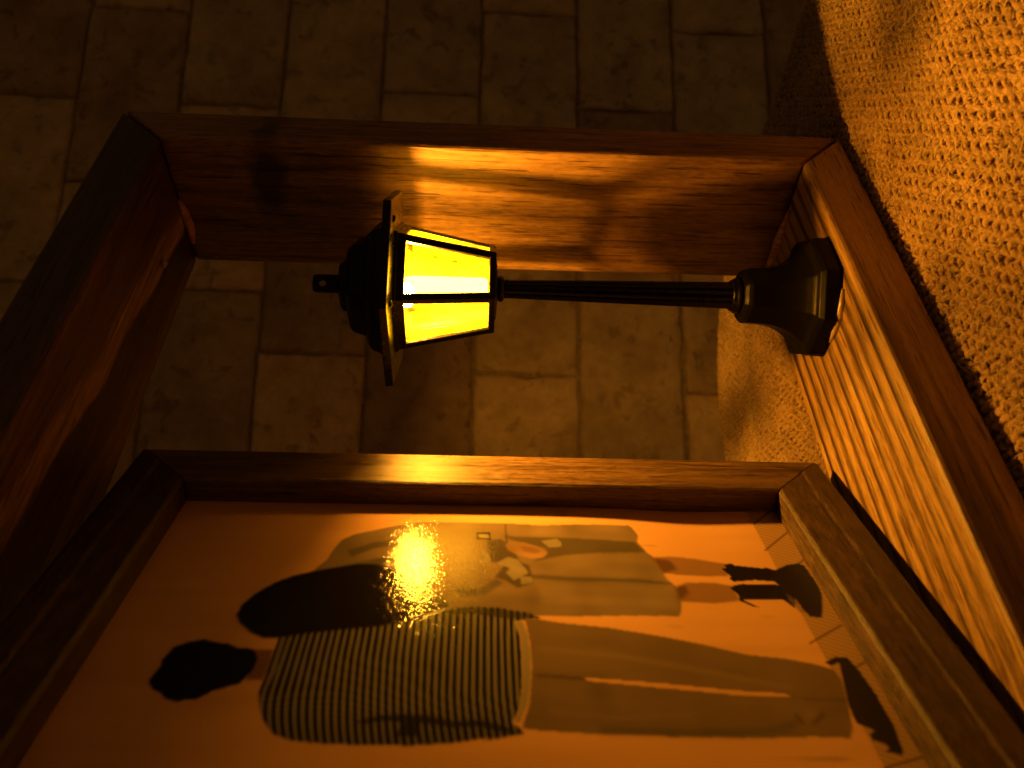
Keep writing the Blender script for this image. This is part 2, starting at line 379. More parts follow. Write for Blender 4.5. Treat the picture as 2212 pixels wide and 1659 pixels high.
def print_mat():
    m, nt, bs, Lk = simple('lustre_photo_paper', (0.5, 0.4, 0.3), 0.3, 0.17)
    at = nt.nodes.new('ShaderNodeVertexColor'); at.layer_name = 'ink'
    Lk(at.outputs['Color'], bs.inputs['Base Color'])
    pebble = noise_tex(nt, coords(nt, (640, 640, 640)), 1.0, 1.0, 0.5)
    bs.inputs['Roughness'].default_value = 0.075
    Lk(bump(nt, pebble, 0.45, 0.00046), bs.inputs['Normal'])
    return m
M['print'] = print_mat()
POLYS = {
 'coat': [(2087,6652),(1948,6578),(1804,6501),(1656,6474),(1472,6416),(1390,6321),(1305,6115),(1217,5904),(1134,5652),(1143,5277),(1134,4978),(1139,4714),(1136,4713),(1163,4330),(1124,3898),(1108,3355),(1265,3306),(1394,3339),(1586,3268),(1654,3219),(1886,3173),(2045,3155),(2090,3106),(2226,3048),(2490,3106),(2560,3130),(2581,3504),(2618,4059),(2625,4477),(2602,4693),(2552,4965),(2669,5381),(2773,5995),(2394,6366)],
 'coat_dark1': [(1360,4760),(1367,4343),(1373,3925),(1394,3339),(1586,3268),(1633,3748),(1693,4121),(1818,4451),(1578,4295),(1481,4598)],
 'coat_dark2': [(2028,4521),(2063,3999),(2050,3411),(2081,3104),(2112,3110),(2117,3617),(2129,4199),(2090,4524)],
 'coat_dark3': [(1653,6352),(1494,6091),(1457,5880),(1550,5871),(1616,6076),(1770,6300)],
 'coat_dark4': [(1914,6363),(1761,5954),(1697,5751),(1784,5708),(1876,5941),(1968,6270)],
 'coat_dark5': [(2269,5238),(2264,4990),(2101,4822),(2180,4772),(2366,4940),(2397,5185)],
 'coat_light1': [(1721,3191),(2226,3057),(2490,3115),(2486,4414),(2195,4434),(2168,3161)],
 'buckle_dark': [(1291,5042),(1286,4884),(1445,4876),(1434,5040)],
 'buckle_light': [(1332,5010),(1335,4907),(1405,4903),(1395,5009)],
 'belt_edge1': [(1125,4730),(1125,4709),(1519,4702),(1520,4726)],
 'knot_shadow': [(1454,4927),(1415,4782),(1587,4642),(1821,4590),(1884,4494),(2165,4470),(2259,4626),(2141,4737),(2082,4851),(1890,4751),(1828,4888)],
 'knot1': [(1859,4829),(1741,4707),(1789,4609),(1980,4519),(2014,4598),(1921,4712)],
 'knot2': [(1888,4672),(1918,4555),(2012,4510),(2139,4660),(2017,4734)],
 'knot3': [(2076,4600),(2074,4484),(2165,4470),(2198,4586)],
 'knot4': [(1439,4348),(1391,4178),(1469,4132),(1539,4148),(1560,4273)],
 'loop': [(1617,4976),(1706,4905),(1822,4888),(1882,4975),(1825,5010),(1765,4940),(1678,4975)],
 'hand': [(1520,4733),(1454,4659),(1479,4515),(1563,4376),(1646,4290),(1749,4347),(1769,4469),(1705,4606),(1623,4704)],
 'hand_dark': [(1533,4579),(1564,4437),(1631,4360),(1684,4424),(1636,4543)],
 'leg1': [(1670,3202),(1631,3009),(1642,2764),(1719,2434),(1934,2473),(1944,2895),(1933,3142),(1820,3170)],
 'leg1_dark': [(1670,3202),(1700,3023),(1848,2974),(1933,3142),(1820,3170)],
 'leg2': [(2166,3063),(2055,2921),(2049,2623),(2092,2458),(2319,2465),(2367,2708),(2374,3071)],
 'leg2_dark': [(2135,3057),(2102,2952),(2224,2941),(2315,3019),(2345,3074)],
 'boot1': [(1804,2508),(1786,2452),(1720,2454),(1717,2361),(1741,2358),(1794,2066),(1777,2040),(1841,1939),(1921,1905),(2020,2019),(1992,2210),(2022,2438),(1966,2472),(1933,2443)],
 'boot2': [(2124,2506),(2076,2453),(2052,2367),(2058,2031),(2111,1911),(2263,1886),(2426,1963),(2295,2033),(2303,2422),(2412,2302),(2404,2356),(2319,2465),(2214,2454)],
 'shoe1': [(1841,1980),(1737,1801),(1711,1668),(1750,1620),(1979,1603),(2197,1607),(2435,1690),(2569,1751),(2551,1857),(2439,1892),(2263,1905),(2143,1981),(2020,2019)],
 'shoe1_light': [(2204,1963),(2323,1907),(2524,1885),(2468,1940),(2324,1975)],
 'mhair': [(3456,7682),(3389,7672),(3290,7645),(3220,7663),(3137,7635),(3063,7618),(3002,7521),(2970,7385),(2995,7318),(3019,7222),(3025,7162),(3077,7074),(3080,6985),(3106,6920),(3209,6862),(3310,6860),(3419,6895),(3511,6940),(3519,6993),(3553,7052),(3576,7127),(3619,7168),(3669,7234),(3675,7325),(3693,7373),(3658,7479),(3595,7542),(3559,7609),(3504,7660)],
 'neck': [(3106,6927),(3104,6760),(3299,6742),(3465,6758),(3467,6897)],
 'shirt': [(2942,6738),(2885,6586),(2835,6292),(2789,5839),(2719,5535),(2596,5306),(2544,5068),(2551,4812),(2588,4693),(2613,4549),(2692,4427),(2713,4554),(2749,4671),(2916,4633),(3161,4621),(3502,4635),(3773,4666),(3921,4733),(3959,4674),(4016,4631),(4063,4812),(4092,4960),(4062,4914),(4112,5174),(4137,5495),(4131,5816),(4117,6138),(4083,6400),(4020,6543),(3887,6653),(3767,6710),(3615,6755)],
 'shirt_cuff': [(2597,5354),(2548,5068),(2556,4812),(2593,4693),(2618,4549),(2689,4427),(2713,4554),(2701,4786),(2661,4964),(2640,5067),(2655,5256)],
 'armpit': [(3907,5951),(3850,5786),(3833,5587),(3843,5385),(3907,5181),(3883,4980),(3961,4764),(3988,4735),(4029,4646),(4007,4811),(3961,4961),(3959,4980),(3964,5179),(3921,5446),(4045,5450),(4046,5619),(3913,5580),(3897,5741),(3932,5869)],
 'collar_light': [(2953,6721),(2952,6684),(3397,6676),(3605,6709),(3605,6730),(3378,6709)],
 'collar_dark': [(2942,6747),(2942,6729),(3378,6723),(3615,6734),(3615,6756),(3378,6744)],
 'hem': [(2749,4680),(2735,4599),(2915,4560),(3160,4546),(3501,4564),(3712,4598),(3915,4672),(3912,4718),(3773,4666),(3502,4635),(3161,4621),(2916,4633)],
 'trousers': [(2694,4580),(2710,4428),(2750,4252),(2801,3811),(2896,3293),(2967,2955),(3062,2629),(3106,2293),(3175,2056),(3244,1909),(3360,1888),(3582,1929),(3892,2011),(3989,2068),(3972,2357),(3994,2830),(4021,3451),(4017,4058),(3990,4509),(3969,4659),(3712,4586),(3277,4544),(2990,4550)],
 'tr_light1': [(3112,4488),(3197,3782),(3350,2968),(3477,2337),(3433,2338),(3281,2950),(3126,3771),(3063,4485)],
 'tr_light2': [(3771,4448),(3837,3879),(3782,3320),(3698,3060),(3812,3327),(3876,3885),(3811,4451)],
 'tr_dark1': [(3390,4537),(3410,4275),(3426,4096),(3457,4100),(3441,4311),(3417,4538)],
 'tr_dark2': [(3554,2398),(3574,2207),(3582,1929),(3608,1956),(3596,2215)],
 'tr_dark3': [(3936,4048),(3951,3436),(3877,2637),(3795,2450),(3754,2371),(3915,2493),(3991,2829),(4017,3451),(4014,4058)],
 'tr_dark4': [(3713,2421),(3795,2386),(3875,2384),(3795,2434)],
 'tr_dark5': [(3834,2321),(3711,2178),(3752,2177),(3874,2320)],
 'tr_light3': [(3712,2340),(3691,2218),(3794,2290),(3815,2362)],
 'gap': [(3426,4121),(3463,3494),(3500,2843),(3518,2434),(3554,2389),(3552,2858),(3516,3504),(3465,4085)],
 'shoe2': [(3162,1955),(3087,1829),(3098,1727),(3254,1688),(3536,1660),(3869,1667),(4119,1708),(4160,1743),(4134,1792),(4123,1848),(4082,1798),(4045,1827),(4007,1904),(3950,1902),(3914,1846),(3842,1958),(3667,1948),(3383,1880),(3160,1823),(3197,1908)],
 'whair': [(2653,7163),(2509,7152),(2358,7080),(2227,6967),(2117,6811),(2045,6626),(1995,6468),(1934,6224),(1935,6020),(1987,5861),(2121,5746),(2172,5609),(2276,5568),(2375,5397),(2523,5309),(2599,5449),(2684,5537),(2776,5871),(2828,6293),(2880,6586),(2925,6757),(2916,6894),(2840,7019),(2741,7118)],
}
# ------------------------------------------------------------------ the stone-clad wall behind
WPSI = math.radians(-27.63)
WS = 1.3
W0 = Vector((-1.02659 + 1.12659 * WS, -0.60148 + 1.55148 * WS, 0.0))
ROW = 0.2601 * WS
bmw = bmesh.new()
prism(bmw, [(-2.8, 0.018), (4.4, 0.018), (4.4, 0.12), (-2.8, 0.12)], 'z', -1.9, 3.7)
wall = bm_obj('stone_wall', bmw, M['mortar'], None, W0, rotz=WPSI)
tag(wall, 'dim wall of tumbled limestone blocks laid in running bond behind the stand', 'wall')

def stone_mesh(x0, x1, z0, z1, seed):
    def grid(a, b):
        n = max(3, int((b - a) / 0.036))
        inner = list(np.linspace(a + 0.016, b - 0.016, n))
        return [a, a + 0.0045] + inner + [b - 0.0045, b]
    us, vs = grid(x0, x1), grid(z0, z1)
    nu, nv = len(us), len(vs)
    prof = [0.024, 0.006] + [0.0] * 50
    V, F = [], []
    off = random.uniform(-0.004, 0.004)
    for j, v in enumerate(vs):
        for i, u in enumerate(us):
            ring = min(i, j, nu - 1 - i, nv - 1 - j)
            d = prof[ring] + off
            q = Vector((u * 9 + seed * 3.1, v * 9, seed * 7.7))
            d += 0.006 * noise.noise(q) + 0.003 * noise.noise(q * 3.1)
            jx = 0.006 * noise.noise(q * 1.9 + Vector((5, 0, 0)))
            jz = 0.006 * noise.noise(q * 1.9 + Vector((0, 9, 0)))
            ch = max(0.0, noise.noise(q * 1.3 + Vector((0, 0, 40))) - 0.12)
            if ring <= 2:
                d += ch * 0.035 * (1.0, .8, .45)[ring]
            cx, cz = (x0 + x1) / 2, (z0 + z1) / 2
            if ring == 0:
                jx -= math.copysign(ch * 0.035, u - cx) if i in (0, nu - 1) else 0
                jz -= math.copysign(ch * 0.035, v - cz) if j in (0, nv - 1) else 0
            V.append((u + jx, d, v + jz))
    for j in range(nv - 1):
        for i in range(nu - 1):
            a = j * nu + i
            F.append((a, a + 1, a + nu + 1, a + nu))
    return V, F

row_joint = {-4: .95, -3: .21, -2: .97, -1: .19, 0: .972 - .012, 1: .227, 2: .993, 3: .266, 4: .423, 5: .19, 6: .432, 7: .19, 8: .45, 9: .2}
sid = 0
for r in range(-4, 10):
    z0 = 0.5071 + (-0.004 - 0.5071) * WS + ROW * r
    z1 = z0 + ROW
    first = row_joint[r] * WS
    L = 0.512 * WS
    k0 = math.floor((-2.7 - first) / L)
    x = first + k0 * L
    while x < 4.1:
        sid += 1
        g = 0.0020
        jl = random.uniform(-.008, .008)
        V, F = stone_mesh(x + g, x + L - g, z0 + g, z1 - g, sid)
        c = Vector((x + L / 2, 0, (z0 + z1) / 2))
        np_obj('stone', np.array(V) - np.array(c), F, M['stone'], wall, c)
        x += L

# ------------------------------------------------------------------ jute-covered table
TR = 0.41; TX, TY = 0.32, 0.747            # rounded far corner of the table top
def drape(P):
    """bend flat cloth points over the rounded table edge"""
    P = P.copy()
    qx, qy = P[:, 0] - (TX - TR), P[:, 1] - (TY - TR)
    mx, my = np.maximum(qx, 0), np.maximum(qy, 0)
    ln = np.sqrt(mx * mx + my * my)
    d = ln + np.minimum(np.maximum(qx, qy), 0) - TR
    nx = np.where(ln > 1e-6, mx / np.maximum(ln, 1e-6), 0); ny = np.where(ln > 1e-6, my / np.maximum(ln, 1e-6), 0)
    r = 0.035
    e = d + r
    out = e > 0
    ang = np.clip(e / r, 0, math.pi / 2)
    over = np.maximum(e - r * math.pi / 2, 0)
    hx = r * np.sin(ang); hz = -r * (1 - np.cos(ang)) - over
    zz = P[:, 2]
    sh = np.where(out, hx - e, 0)
    sl = np.where(out, np.sin(ang), 0); cl = np.where(out, np.cos(ang), 1)
    P[:, 0] += nx * (sh + sl * zz); P[:, 1] += ny * (sh + sl * zz)
    P[:, 2] = zz * cl + np.where(out, hz, 0)
    return P

def swell(x, y):
    b = 0.0035 * np.sin(x * 7 + 1.0) * np.sin(y * 6 + .5) + 0.002 * np.sin(x * 17 + y * 9)
    inside = (x > -1.2) & (x < 0.03) & (y > -0.02) & (y < 0.23)
    return np.where(inside, -0.004, b - 0.001)

PITCH_Y = 0.0107
ANG = math.radians(-15)
ca, sa = math.cos(ANG), math.sin(ANG)
def yarn_set(direction):
    n = 140
    SEG, SIDES = 4, 5
    Vs, Fs, base = [], [], 0
    for k in range(-n, n + 1):
        tpos = np.arange(-n * SEG, n * SEG + 1) / SEG * PITCH_Y
        c = k * PITCH_Y
        j1 = rng.normal(0, 0.05, 1)[0] * PITCH_Y
        wob = 0.10 * PITCH_Y * np.interp(tpos, np.linspace(tpos[0], tpos[-1], 140), rng.normal(0, 1, 140))
        u = tpos; v = np.full_like(tpos, c) + j1 + wob
        par = 1 if k % 2 == 0 else -1
        zc = 0.0039 * np.cos(math.pi * tpos / PITCH_Y) * par * (1 if direction == 0 else -1)
        # sideways lean of every crossing makes the hooked stitches of coarse jute
        v = v + 0.0016 * np.sin(math.pi * tpos / PITCH_Y) * par
        if direction == 0: X, Y = u, v
        else: X, Y = v, u
        x = X * ca - Y * sa - 0.30; y = X * sa + Y * ca + 0.15
        keep = (x > -1.02) & (x < 0.44) & (y > -0.55) & (y < 0.86)
        idx = np.where(keep)[0]
        if len(idx) < 3: continue
        a, b = idx[0], idx[-1] + 1
        x, y, zc2 = x[a:b], y[a:b], zc[a:b] + swell(x[a:b], y[a:b]) - 0.0075
        m = len(x)
        rad = (0.0039 + 0.0006 * np.interp(np.arange(m), np.linspace(0, m, 60), rng.normal(0, 1, 60))) * (1 + 0.10 * rng.normal(0, 1, m))
        rad = np.clip(rad, .0022, .0052)
        dx, dy = np.gradient(x), np.gradient(y)
        ll = np.sqrt(dx * dx + dy * dy); px, py = -dy / ll, dx / ll
        th = np.arange(SIDES) / SIDES * 2 * math.pi
        wide = 1.18
        ring = np.stack([x[:, None] + px[:, None] * rad[:, None] * wide * np.cos(th)[None],
                         y[:, None] + py[:, None] * rad[:, None] * wide * np.cos(th)[None],
                         zc2[:, None] + rad[:, None] * 0.92 * np.sin(th)[None]], -1).reshape(-1, 3)
        i = np.arange(m - 1)[:, None]; j = np.arange(SIDES)[None]
        f = np.stack([base + i * SIDES + j, base + i * SIDES + (j + 1) % SIDES, base + (i + 1) * SIDES + (j + 1) % SIDES, base + (i + 1) * SIDES + j], -1).reshape(-1, 4)
        Vs.append(ring); Fs.append(f); base += len(ring)
    return drape(np.concatenate(Vs)), np.concatenate(Fs)

cloth = thing('burlap_cloth', 'coarse woven jute cloth covering the table under the wooden stand', 'cloth')
# backing keeps light from leaking between the threads
gx = np.linspace(-1.6, 0.52, 90); gy = np.linspace(-0.9, 0.95, 90)
GX, GY = np.meshgrid(gx, gy)
gv = np.stack([GX.ravel(), GY.ravel(), np.full(GX.size, -0.0100)], -1); gv[:, 2] += swell(gv[:, 0], gv[:, 1])
gi = np.arange(89)[:, None] * 90 + np.arange(89)[None]
gf = np.stack([gi, gi + 1, gi + 91, gi + 90], -1).reshape(-1, 4)
np_obj('backing', drape(gv), gf, M['backing'], cloth)
V, F = yarn_set(0); tag(np_obj('weft_yarns', V, F, M['yarn'], cloth), kind='stuff')
V, F = yarn_set(1); tag(np_obj('warp_yarns', V, F, M['yarn'], cloth), kind='stuff')
# loose fibres standing off the yarns
NF = 60000
fx = rng.uniform(-0.85, 0.42, NF); fy = rng.uniform(-0.42, 0.84, NF)
ok = ~((fx > -1.2) & (fx < 0.0) & (fy > 0.0) & (fy < 0.21))
fx, fy = fx[ok], fy[ok]; NF = len(fx)
az = rng.uniform(0, 2 * math.pi, NF); ln = rng.gamma(3.0, 0.0042, NF); el = rng.uniform(0.05, 0.9, NF)
bend = rng.normal(0, 1.1, NF)
pts = []
cx, cy, cz = fx.copy(), fy.copy(), swell(fx, fy) - 0.004
for s in range(5):
    pts.append(np.stack([cx, cy, cz], -1))
    a2 = az + bend * s / 4; e2 = el * (1 - 0.45 * s)
    cx = cx + np.cos(a2) * np.cos(e2) * ln / 4; cy = cy + np.sin(a2) * np.cos(e2) * ln / 4; cz = cz + np.sin(e2) * ln / 4
pts = np.stack(pts, 1)                                             # NF,5,3
wv = np.stack([-np.sin(az), np.cos(az), np.full(NF, .6)], -1)[:, None] * np.array([.00036, .00036, .0003, .00025, .00013])[None, :, None]
fv = np.stack([pts - wv, pts + wv], 2).reshape(-1, 3)              # NF*5*2
b0 = (np.arange(NF) * 10)[:, None] + (np.arange(4) * 2)[None]
ff = np.stack([b0, b0 + 1, b0 + 3, b0 + 2], -1).reshape(-1, 4)
tag(np_obj('loose_fibres', drape(fv), ff, M['fuzz'], cloth), kind='stuff')

# ------------------------------------------------------------------ wooden stand (open box frame)
t, tb, D = 0.0668, 0.0674, 0.2096
WID = 1.12
stand = thing('wooden_stand', 'dark stained wooden box frame standing on the jute cloth', 'stand', (-WID / 2, D / 2, 0))
OX, OY = -WID / 2, D / 2
g = 0.0011
def board(name, poly, mat, bev=0.0055):
    bm = bmesh.new()
    prism(bm, [(x - OX, z) for x, z in poly], 'y', -OY, D - OY)
    return bm_obj(name, bm, mat, stand, (0, 0, 0), bevel=bev, seg=2)
tag(board('upright', [(0, g * 2), (0, 1 - g * 2), (-t, 1 - tb - g), (-t, tb + g)], M['post']), 'right-hand upright lit by the lantern')
board('upright', [(-WID, g * 2), (-WID + t, tb + g), (-WID + t, 1 - tb - g), (-WID, 1 - g * 2)], M['post_far'])
tag(board('bottom_plank', [(-g * 2, 0), (-t - g, tb), (-WID + t + g, tb), (-WID + g * 2, 0)], M['plank']), 'bottom plank with bold dark growth rings')
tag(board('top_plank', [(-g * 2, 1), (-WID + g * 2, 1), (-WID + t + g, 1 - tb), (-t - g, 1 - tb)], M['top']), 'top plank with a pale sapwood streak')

def lump(name, pts, r, mat, parent, loc0, seed=0, flat=(1, 1, 1)):
    """an uneven bead following a short polyline"""
    bm = bmesh.new()
    rings = []
    n = len(pts)
    for i, p in enumerate(pts):
        k = math.sin(math.pi * (i + .35) / (n - .3)) ** .6
        d = Vector(pts[min(i + 1, n - 1)]) - Vector(pts[max(i - 1, 0)])
        d.normalize()
        a = d.orthogonal().normalized(); b = d.cross(a)
        ring = []
        for j in range(7):
            an = 2 * math.pi * j / 7
            rr = r * max(k, .12) * (1 + .45 * noise.noise(Vector((i * .9, j * 1.3, seed))))
            q = Vector(p) + (a * math.cos(an) + b * math.sin(an)) * rr
            ring.append(tuple(q[c] - loc0[c] for c in range(3)))
        rings.append(ring)
    loft(bm, rings)
    return bm_obj(name, bm, mat, parent, (0, 0, 0), smooth=True)
S0 = (OX, OY, 0)
# splintered inner corner at the top, torn edge and glue at the bottom
lump('splinter', [(-t - .002, .098, 1 - tb - .001), (-t - .003, .118, 1 - tb - .004), (-t - .003, .140, 1 - tb - .006), (-t - .002, .160, 1 - tb - .004), (-t - .001, .175, 1 - tb - .002)], .0062, M['chip'], stand, S0, 3)
lump('splinter', [(-t - .010, .075, tb + .001), (-t - .016, .10, tb + .002), (-t - .015, .13, tb + .002), (-t - .012, .16, tb + .001), (-t - .006, .19, tb)], .0075, M['chip'], stand, S0, 9)
lump('glue_drop', [(-.1750, .118, 1 - tb - .001), (-.178, .122, 1 - tb - .004), (-.181, .127, 1 - tb - .001)], .0045, M['glue'], stand, S0, 5)

# ------------------------------------------------------------------ swivelling picture frame
XR, YR, TH = -0.4372, 0.1836, 0.42912
ZB, ZT, FW, DEP = 0.0874, 0.9001, 0.0714, 0.0279
PW = 0.605
# local frame: x runs leftwards along the frame, y backwards, z up; built about the swivel axis
Lx = Vector((-math.cos(TH), -math.sin(TH), 0)); Nv = Vector((-math.sin(TH), math.cos(TH), 0))
pcen = Vector((XR, YR, 0)) + Lx * (PW / 2)
pf = thing('picture_frame', 'dark wooden picture frame swivelled in the stand, holding a couple photograph', 'picture frame', (pcen.x, pcen.y, ZB), TH)
BD = 0.052
def pf_board(name, corners, mat):
    """corners: outer0, outer1, inner1, inner0 in (a, z) frame coordinates; moulded face with a low ridge"""
    bm = bmesh.new()
    o0, o1, i1, i0 = [Vector((PW / 2 - a, z - ZB)) for a, z in corners]      # local x = to the right
    prof = [(0.0, BD), (0.0, 0.0035), (0.07, 0.0008), (0.40, -0.0016), (0.46, 0.0004), (0.95, 0.0), (1.0, 0.003), (1.0, DEP + .010), (0.72, DEP + .010), (0.72, BD)]
    rings = []
    for (o, i) in ((o0, i0), (o1, i1)):
        rings.append([(o.x + (i.x - o.x) * s, d, o.y + (i.y - o.y) * s) for s, d in prof])
    loft(bm, rings)
    return bm_obj(name, bm, mat, pf, bevel=0.0009, seg=1)
e = 0.0005
pf_board('stile', [(0, ZB + e), (0, ZT - e), (FW, ZT - FW - e), (FW, ZB + FW + e)], M['pf'])
pf_board('stile', [(PW, ZT - e), (PW, ZB + e), (PW - FW, ZB + FW + e), (PW - FW, ZT - FW - e)], M['pf'])
pf_board('rail', [(PW - e, ZB), (e, ZB), (FW + e, ZB + FW), (PW - FW - e, ZB + FW)], M['pf_rail'])
pf_board('rail', [(e, ZT), (PW - e, ZT), (PW - FW - e, ZT - FW), (FW + e, ZT - FW)], M['pf_rail'])
bmb = bmesh.new()
prism(bmb, [(-PW / 2 + FW * .8, BD - .012), (PW / 2 - FW * .8, BD - .012), (PW / 2 - FW * .8, BD - .004), (-PW / 2 + FW * .8, BD - .004)], 'z', FW * .8, ZT - ZB - FW * .8)
bm_obj('back_board', bmb, M['pf'], pf)
for z0, z1 in ((-0.024, 0.01), (ZT - ZB - .01, 1 - tb - ZB + .004)):
    bmb = bmesh.new(); loft(bmb, [[(x, y + BD / 2, z) for x, y, z in ngon(.006, zz, 10, 0)] for zz in (z0, z1)])
    bm_obj('swivel_pin', bmb, M['pin'], pf)

# --- the print: a fine sheet whose ink colours follow the outlines of the photograph
def inside(poly, A, Z):
    p = np.array(poly, dtype=float) / 1e4
    res = np.zeros(A.shape, dtype=bool)
    x0, y0 = p[-1]
    for x1, y1 in p:
        c = ((y0 > Z) != (y1 > Z))
        if y1 != y0:
            res ^= c & (A < (x1 - x0) * (Z - y0) / (y1 - y0) + x0)
        x0, y0 = x1, y1
    return res
NU, NVv = 420, 760
a_lin = np.linspace(FW * .86, PW - FW * .86, NU); z_lin = np.linspace(ZB + FW * .86, ZT - FW * .86, NVv)
Ag, Zg = np.meshgrid(a_lin, z_lin)
def vnoise(A, Z, fa, fz, seed):
    r2 = np.random.default_rng(seed)
    T = r2.normal(0, 1, (64, 64))
    x, y = A * fa, Z * fz
    xi, yi = np.floor(x).astype(int), np.floor(y).astype(int)
    fx_, fy_ = x - xi, y - yi
    fx_, fy_ = fx_ * fx_ * (3 - 2 * fx_), fy_ * fy_ * (3 - 2 * fy_)
    g_ = lambda i, j: T[(yi + j) % 64, (xi + i) % 64]
    return (g_(0, 0) * (1 - fx_) + g_(1, 0) * fx_) * (1 - fy_) + (g_(0, 1) * (1 - fx_) + g_(1, 1) * fx_) * fy_
ink = np.empty(Ag.shape + (3,))
BG = np.array((.84, .475, .215))
ink[:] = BG
mott = vnoise(Ag, Zg, 30, 9, 1) * .03 + vnoise(Ag, Zg, 90, 14, 2) * .025
ink *= (1 + mott[..., None])
# plaster marks and the skirting band at the photograph's foot
mk = np.clip(vnoise(Ag, Zg, 110, 22, 4) - 1.45, 0, 1) * np.clip((.55 - Zg) * 4, 0, 1)
ink *= (1 - .35 * mk[..., None])
bandf = np.clip((0.1935 - Zg) / 0.002, 0, 1)[..., None]
lines = .86 + .12 * np.sin((Ag + .55 * Zg) * 2 * math.pi / 0.0062)
ink = ink * (1 - bandf) + bandf * (BG * np.array((.72, .78, .82)) * lines[..., None])
for (p0, p1) in (((.1482, .1946), (.1121, .1566)), ((.0976, .1917), (.0703, .1627)), ((.1793, .1759), (.163, .1565)), ((.2915, .1993), (.2671, .1605)), ((.323, .1722), (.3157, .1594)), ((.4274, .1933), (.4173, .1581)), ((.48, .193), (.472, .1575))):
    p0, p1 = np.array(p0), np.array(p1); dv = p1 - p0; L2 = dv @ dv
    tt = np.clip(((Ag - p0[0]) * dv[0] + (Zg - p0[1]) * dv[1]) / L2, 0, 1)
    dist = np.hypot(Ag - p0[0] - tt * dv[0], Zg - p0[1] - tt * dv[1])
    k = np.clip(1 - dist / 0.0016, 0, 1)[..., None] ** .6
    ink = ink * (1 - .8 * k) + .8 * k * np.array((.07, .03, .02))

def fill(name, col, soft=0.0, amt=1.0, tex=0.0, grow=0):
    global ink
    m_ = inside(POLYS[name], Ag, Zg).astype(float)
    for _ in range(grow):
        m_ = np.maximum.reduce([m_, np.roll(m_, 1, 0), np.roll(m_, -1, 0), np.roll(m_, 1, 1), np.roll(m_, -1, 1)])
    for _ in range(int(soft)):
        m_ = (m_ + np.roll(m_, 1, 0) + np.roll(m_, -1, 0) + np.roll(m_, 1, 1) + np.roll(m_, -1, 1)) / 5
    c = np.array(col)[None, None] * (1 + tex * vnoise(Ag, Zg, 70, 25, 11)[..., None] + tex * vnoise(Ag, Zg, 25, 60, 12)[..., None])
    ink = ink * (1 - amt * m_[..., None]) + amt * m_[..., None] * c
KH = (.25, .185, .125)
fill('coat', KH, 2, 1, .07, grow=3)
fill('coat_light1', (.32, .235, .165), 10, .6, .05)
fill('coat_dark1', (.09, .075, .055), 6, .85)
for n_ in ('coat_dark2', 'coat_dark3', 'coat_dark4', 'coat_dark5'):
    fill(n_, (.09, .08, .065), 5, .75)
fill('knot_shadow', (.07, .06, .05), 4, .8)
for n_ in ('knot1', 'knot2', 'knot3', 'knot4', 'loop'):
    fill(n_, (.30, .26, .205), 2, .9, .1)
fill('belt_edge1', (.08, .07, .055), 2, .8)
fill('buckle_dark', (.06, .05, .045), 1); fill('buckle_light', (.30, .26, .2), 1)
fill('hand', (.36, .22, .13), 3, .9, .15); fill('hand_dark', (.20, .085, .04), 4, .6)
fill('leg1', (.36, .20, .11), 3); fill('leg2', (.34, .19, .105), 3)
fill('leg1_dark', (.12, .06, .035), 8, .8); fill('leg2_dark', (.11, .055, .03), 8, .8)
fill('boot1', (.018, .014, .012), 1); fill('boot2', (.018, .014, .012), 1); fill('shoe1', (.022, .016, .014), 1); fill('shoe1_light', (.2, .13, .08), 3, .6)
fill('neck', (.24, .12, .065), 4)
# striped shirt
m_ = inside(POLYS['shirt'], Ag, Zg).astype(float)
for _ in range(2):
    m_ = (m_ + np.roll(m_, 1, 0) + np.roll(m_, -1, 0) + np.roll(m_, 1, 1) + np.roll(m_, -1, 1)) / 5
sag = .004 * vnoise(Ag, Zg, 16, 10, 21) + np.clip(Ag - .355, 0, 1) ** 2 * (7.5 - 24 * np.clip(.66 - Zg, 0, .2))
stripe = np.sin((Zg + sag * .55) * 2 * math.pi / 0.00615)
sw = np.clip(stripe * 2.2 + .5, 0, 1)[..., None]
shirt = np.array((.020, .014, .016)) * (1 - sw) + np.array((.215, .20, .17)) * sw
shade = 1 + .12 * vnoise(Ag, Zg, 12, 8, 22)
shade *= 1 - .55 * np.clip((Ag - .375) / .06, 0, 1)
ink = ink * (1 - m_[..., None]) + m_[..., None] * shirt * shade[..., None]
fill('whair', (.016, .012, .010), 3, grow=4)
fill('shirt_cuff', (.035, .03, .027), 4, .75)
fill('armpit', (.02, .016, .015), 4, .88)
fill('collar_dark', (.02, .015, .015), 1); fill('collar_light', (.25, .22, .18), 2, .8)
fill('trousers', (.215, .15, .085), 2, 1, .05)
fill('tr_light1', (.29, .21, .135), 6, .6); fill('tr_light2', (.28, .20, .13), 6, .6); fill('tr_light3', (.28, .20, .13), 4, .6)
for n_ in ('tr_dark1', 'tr_dark2', 'tr_dark4', 'tr_dark5'):
    fill(n_, (.07, .05, .035), 4, .7)
fill('tr_dark3', (.12, .10, .07), 12, .7)
fill('gap', tuple(BG * .9), 1)
fill('hem', (.34, .29, .21), 2)
fill('shoe2', (.020, .015, .013), 1)
fill('mhair', (.006, .005, .005), 2)
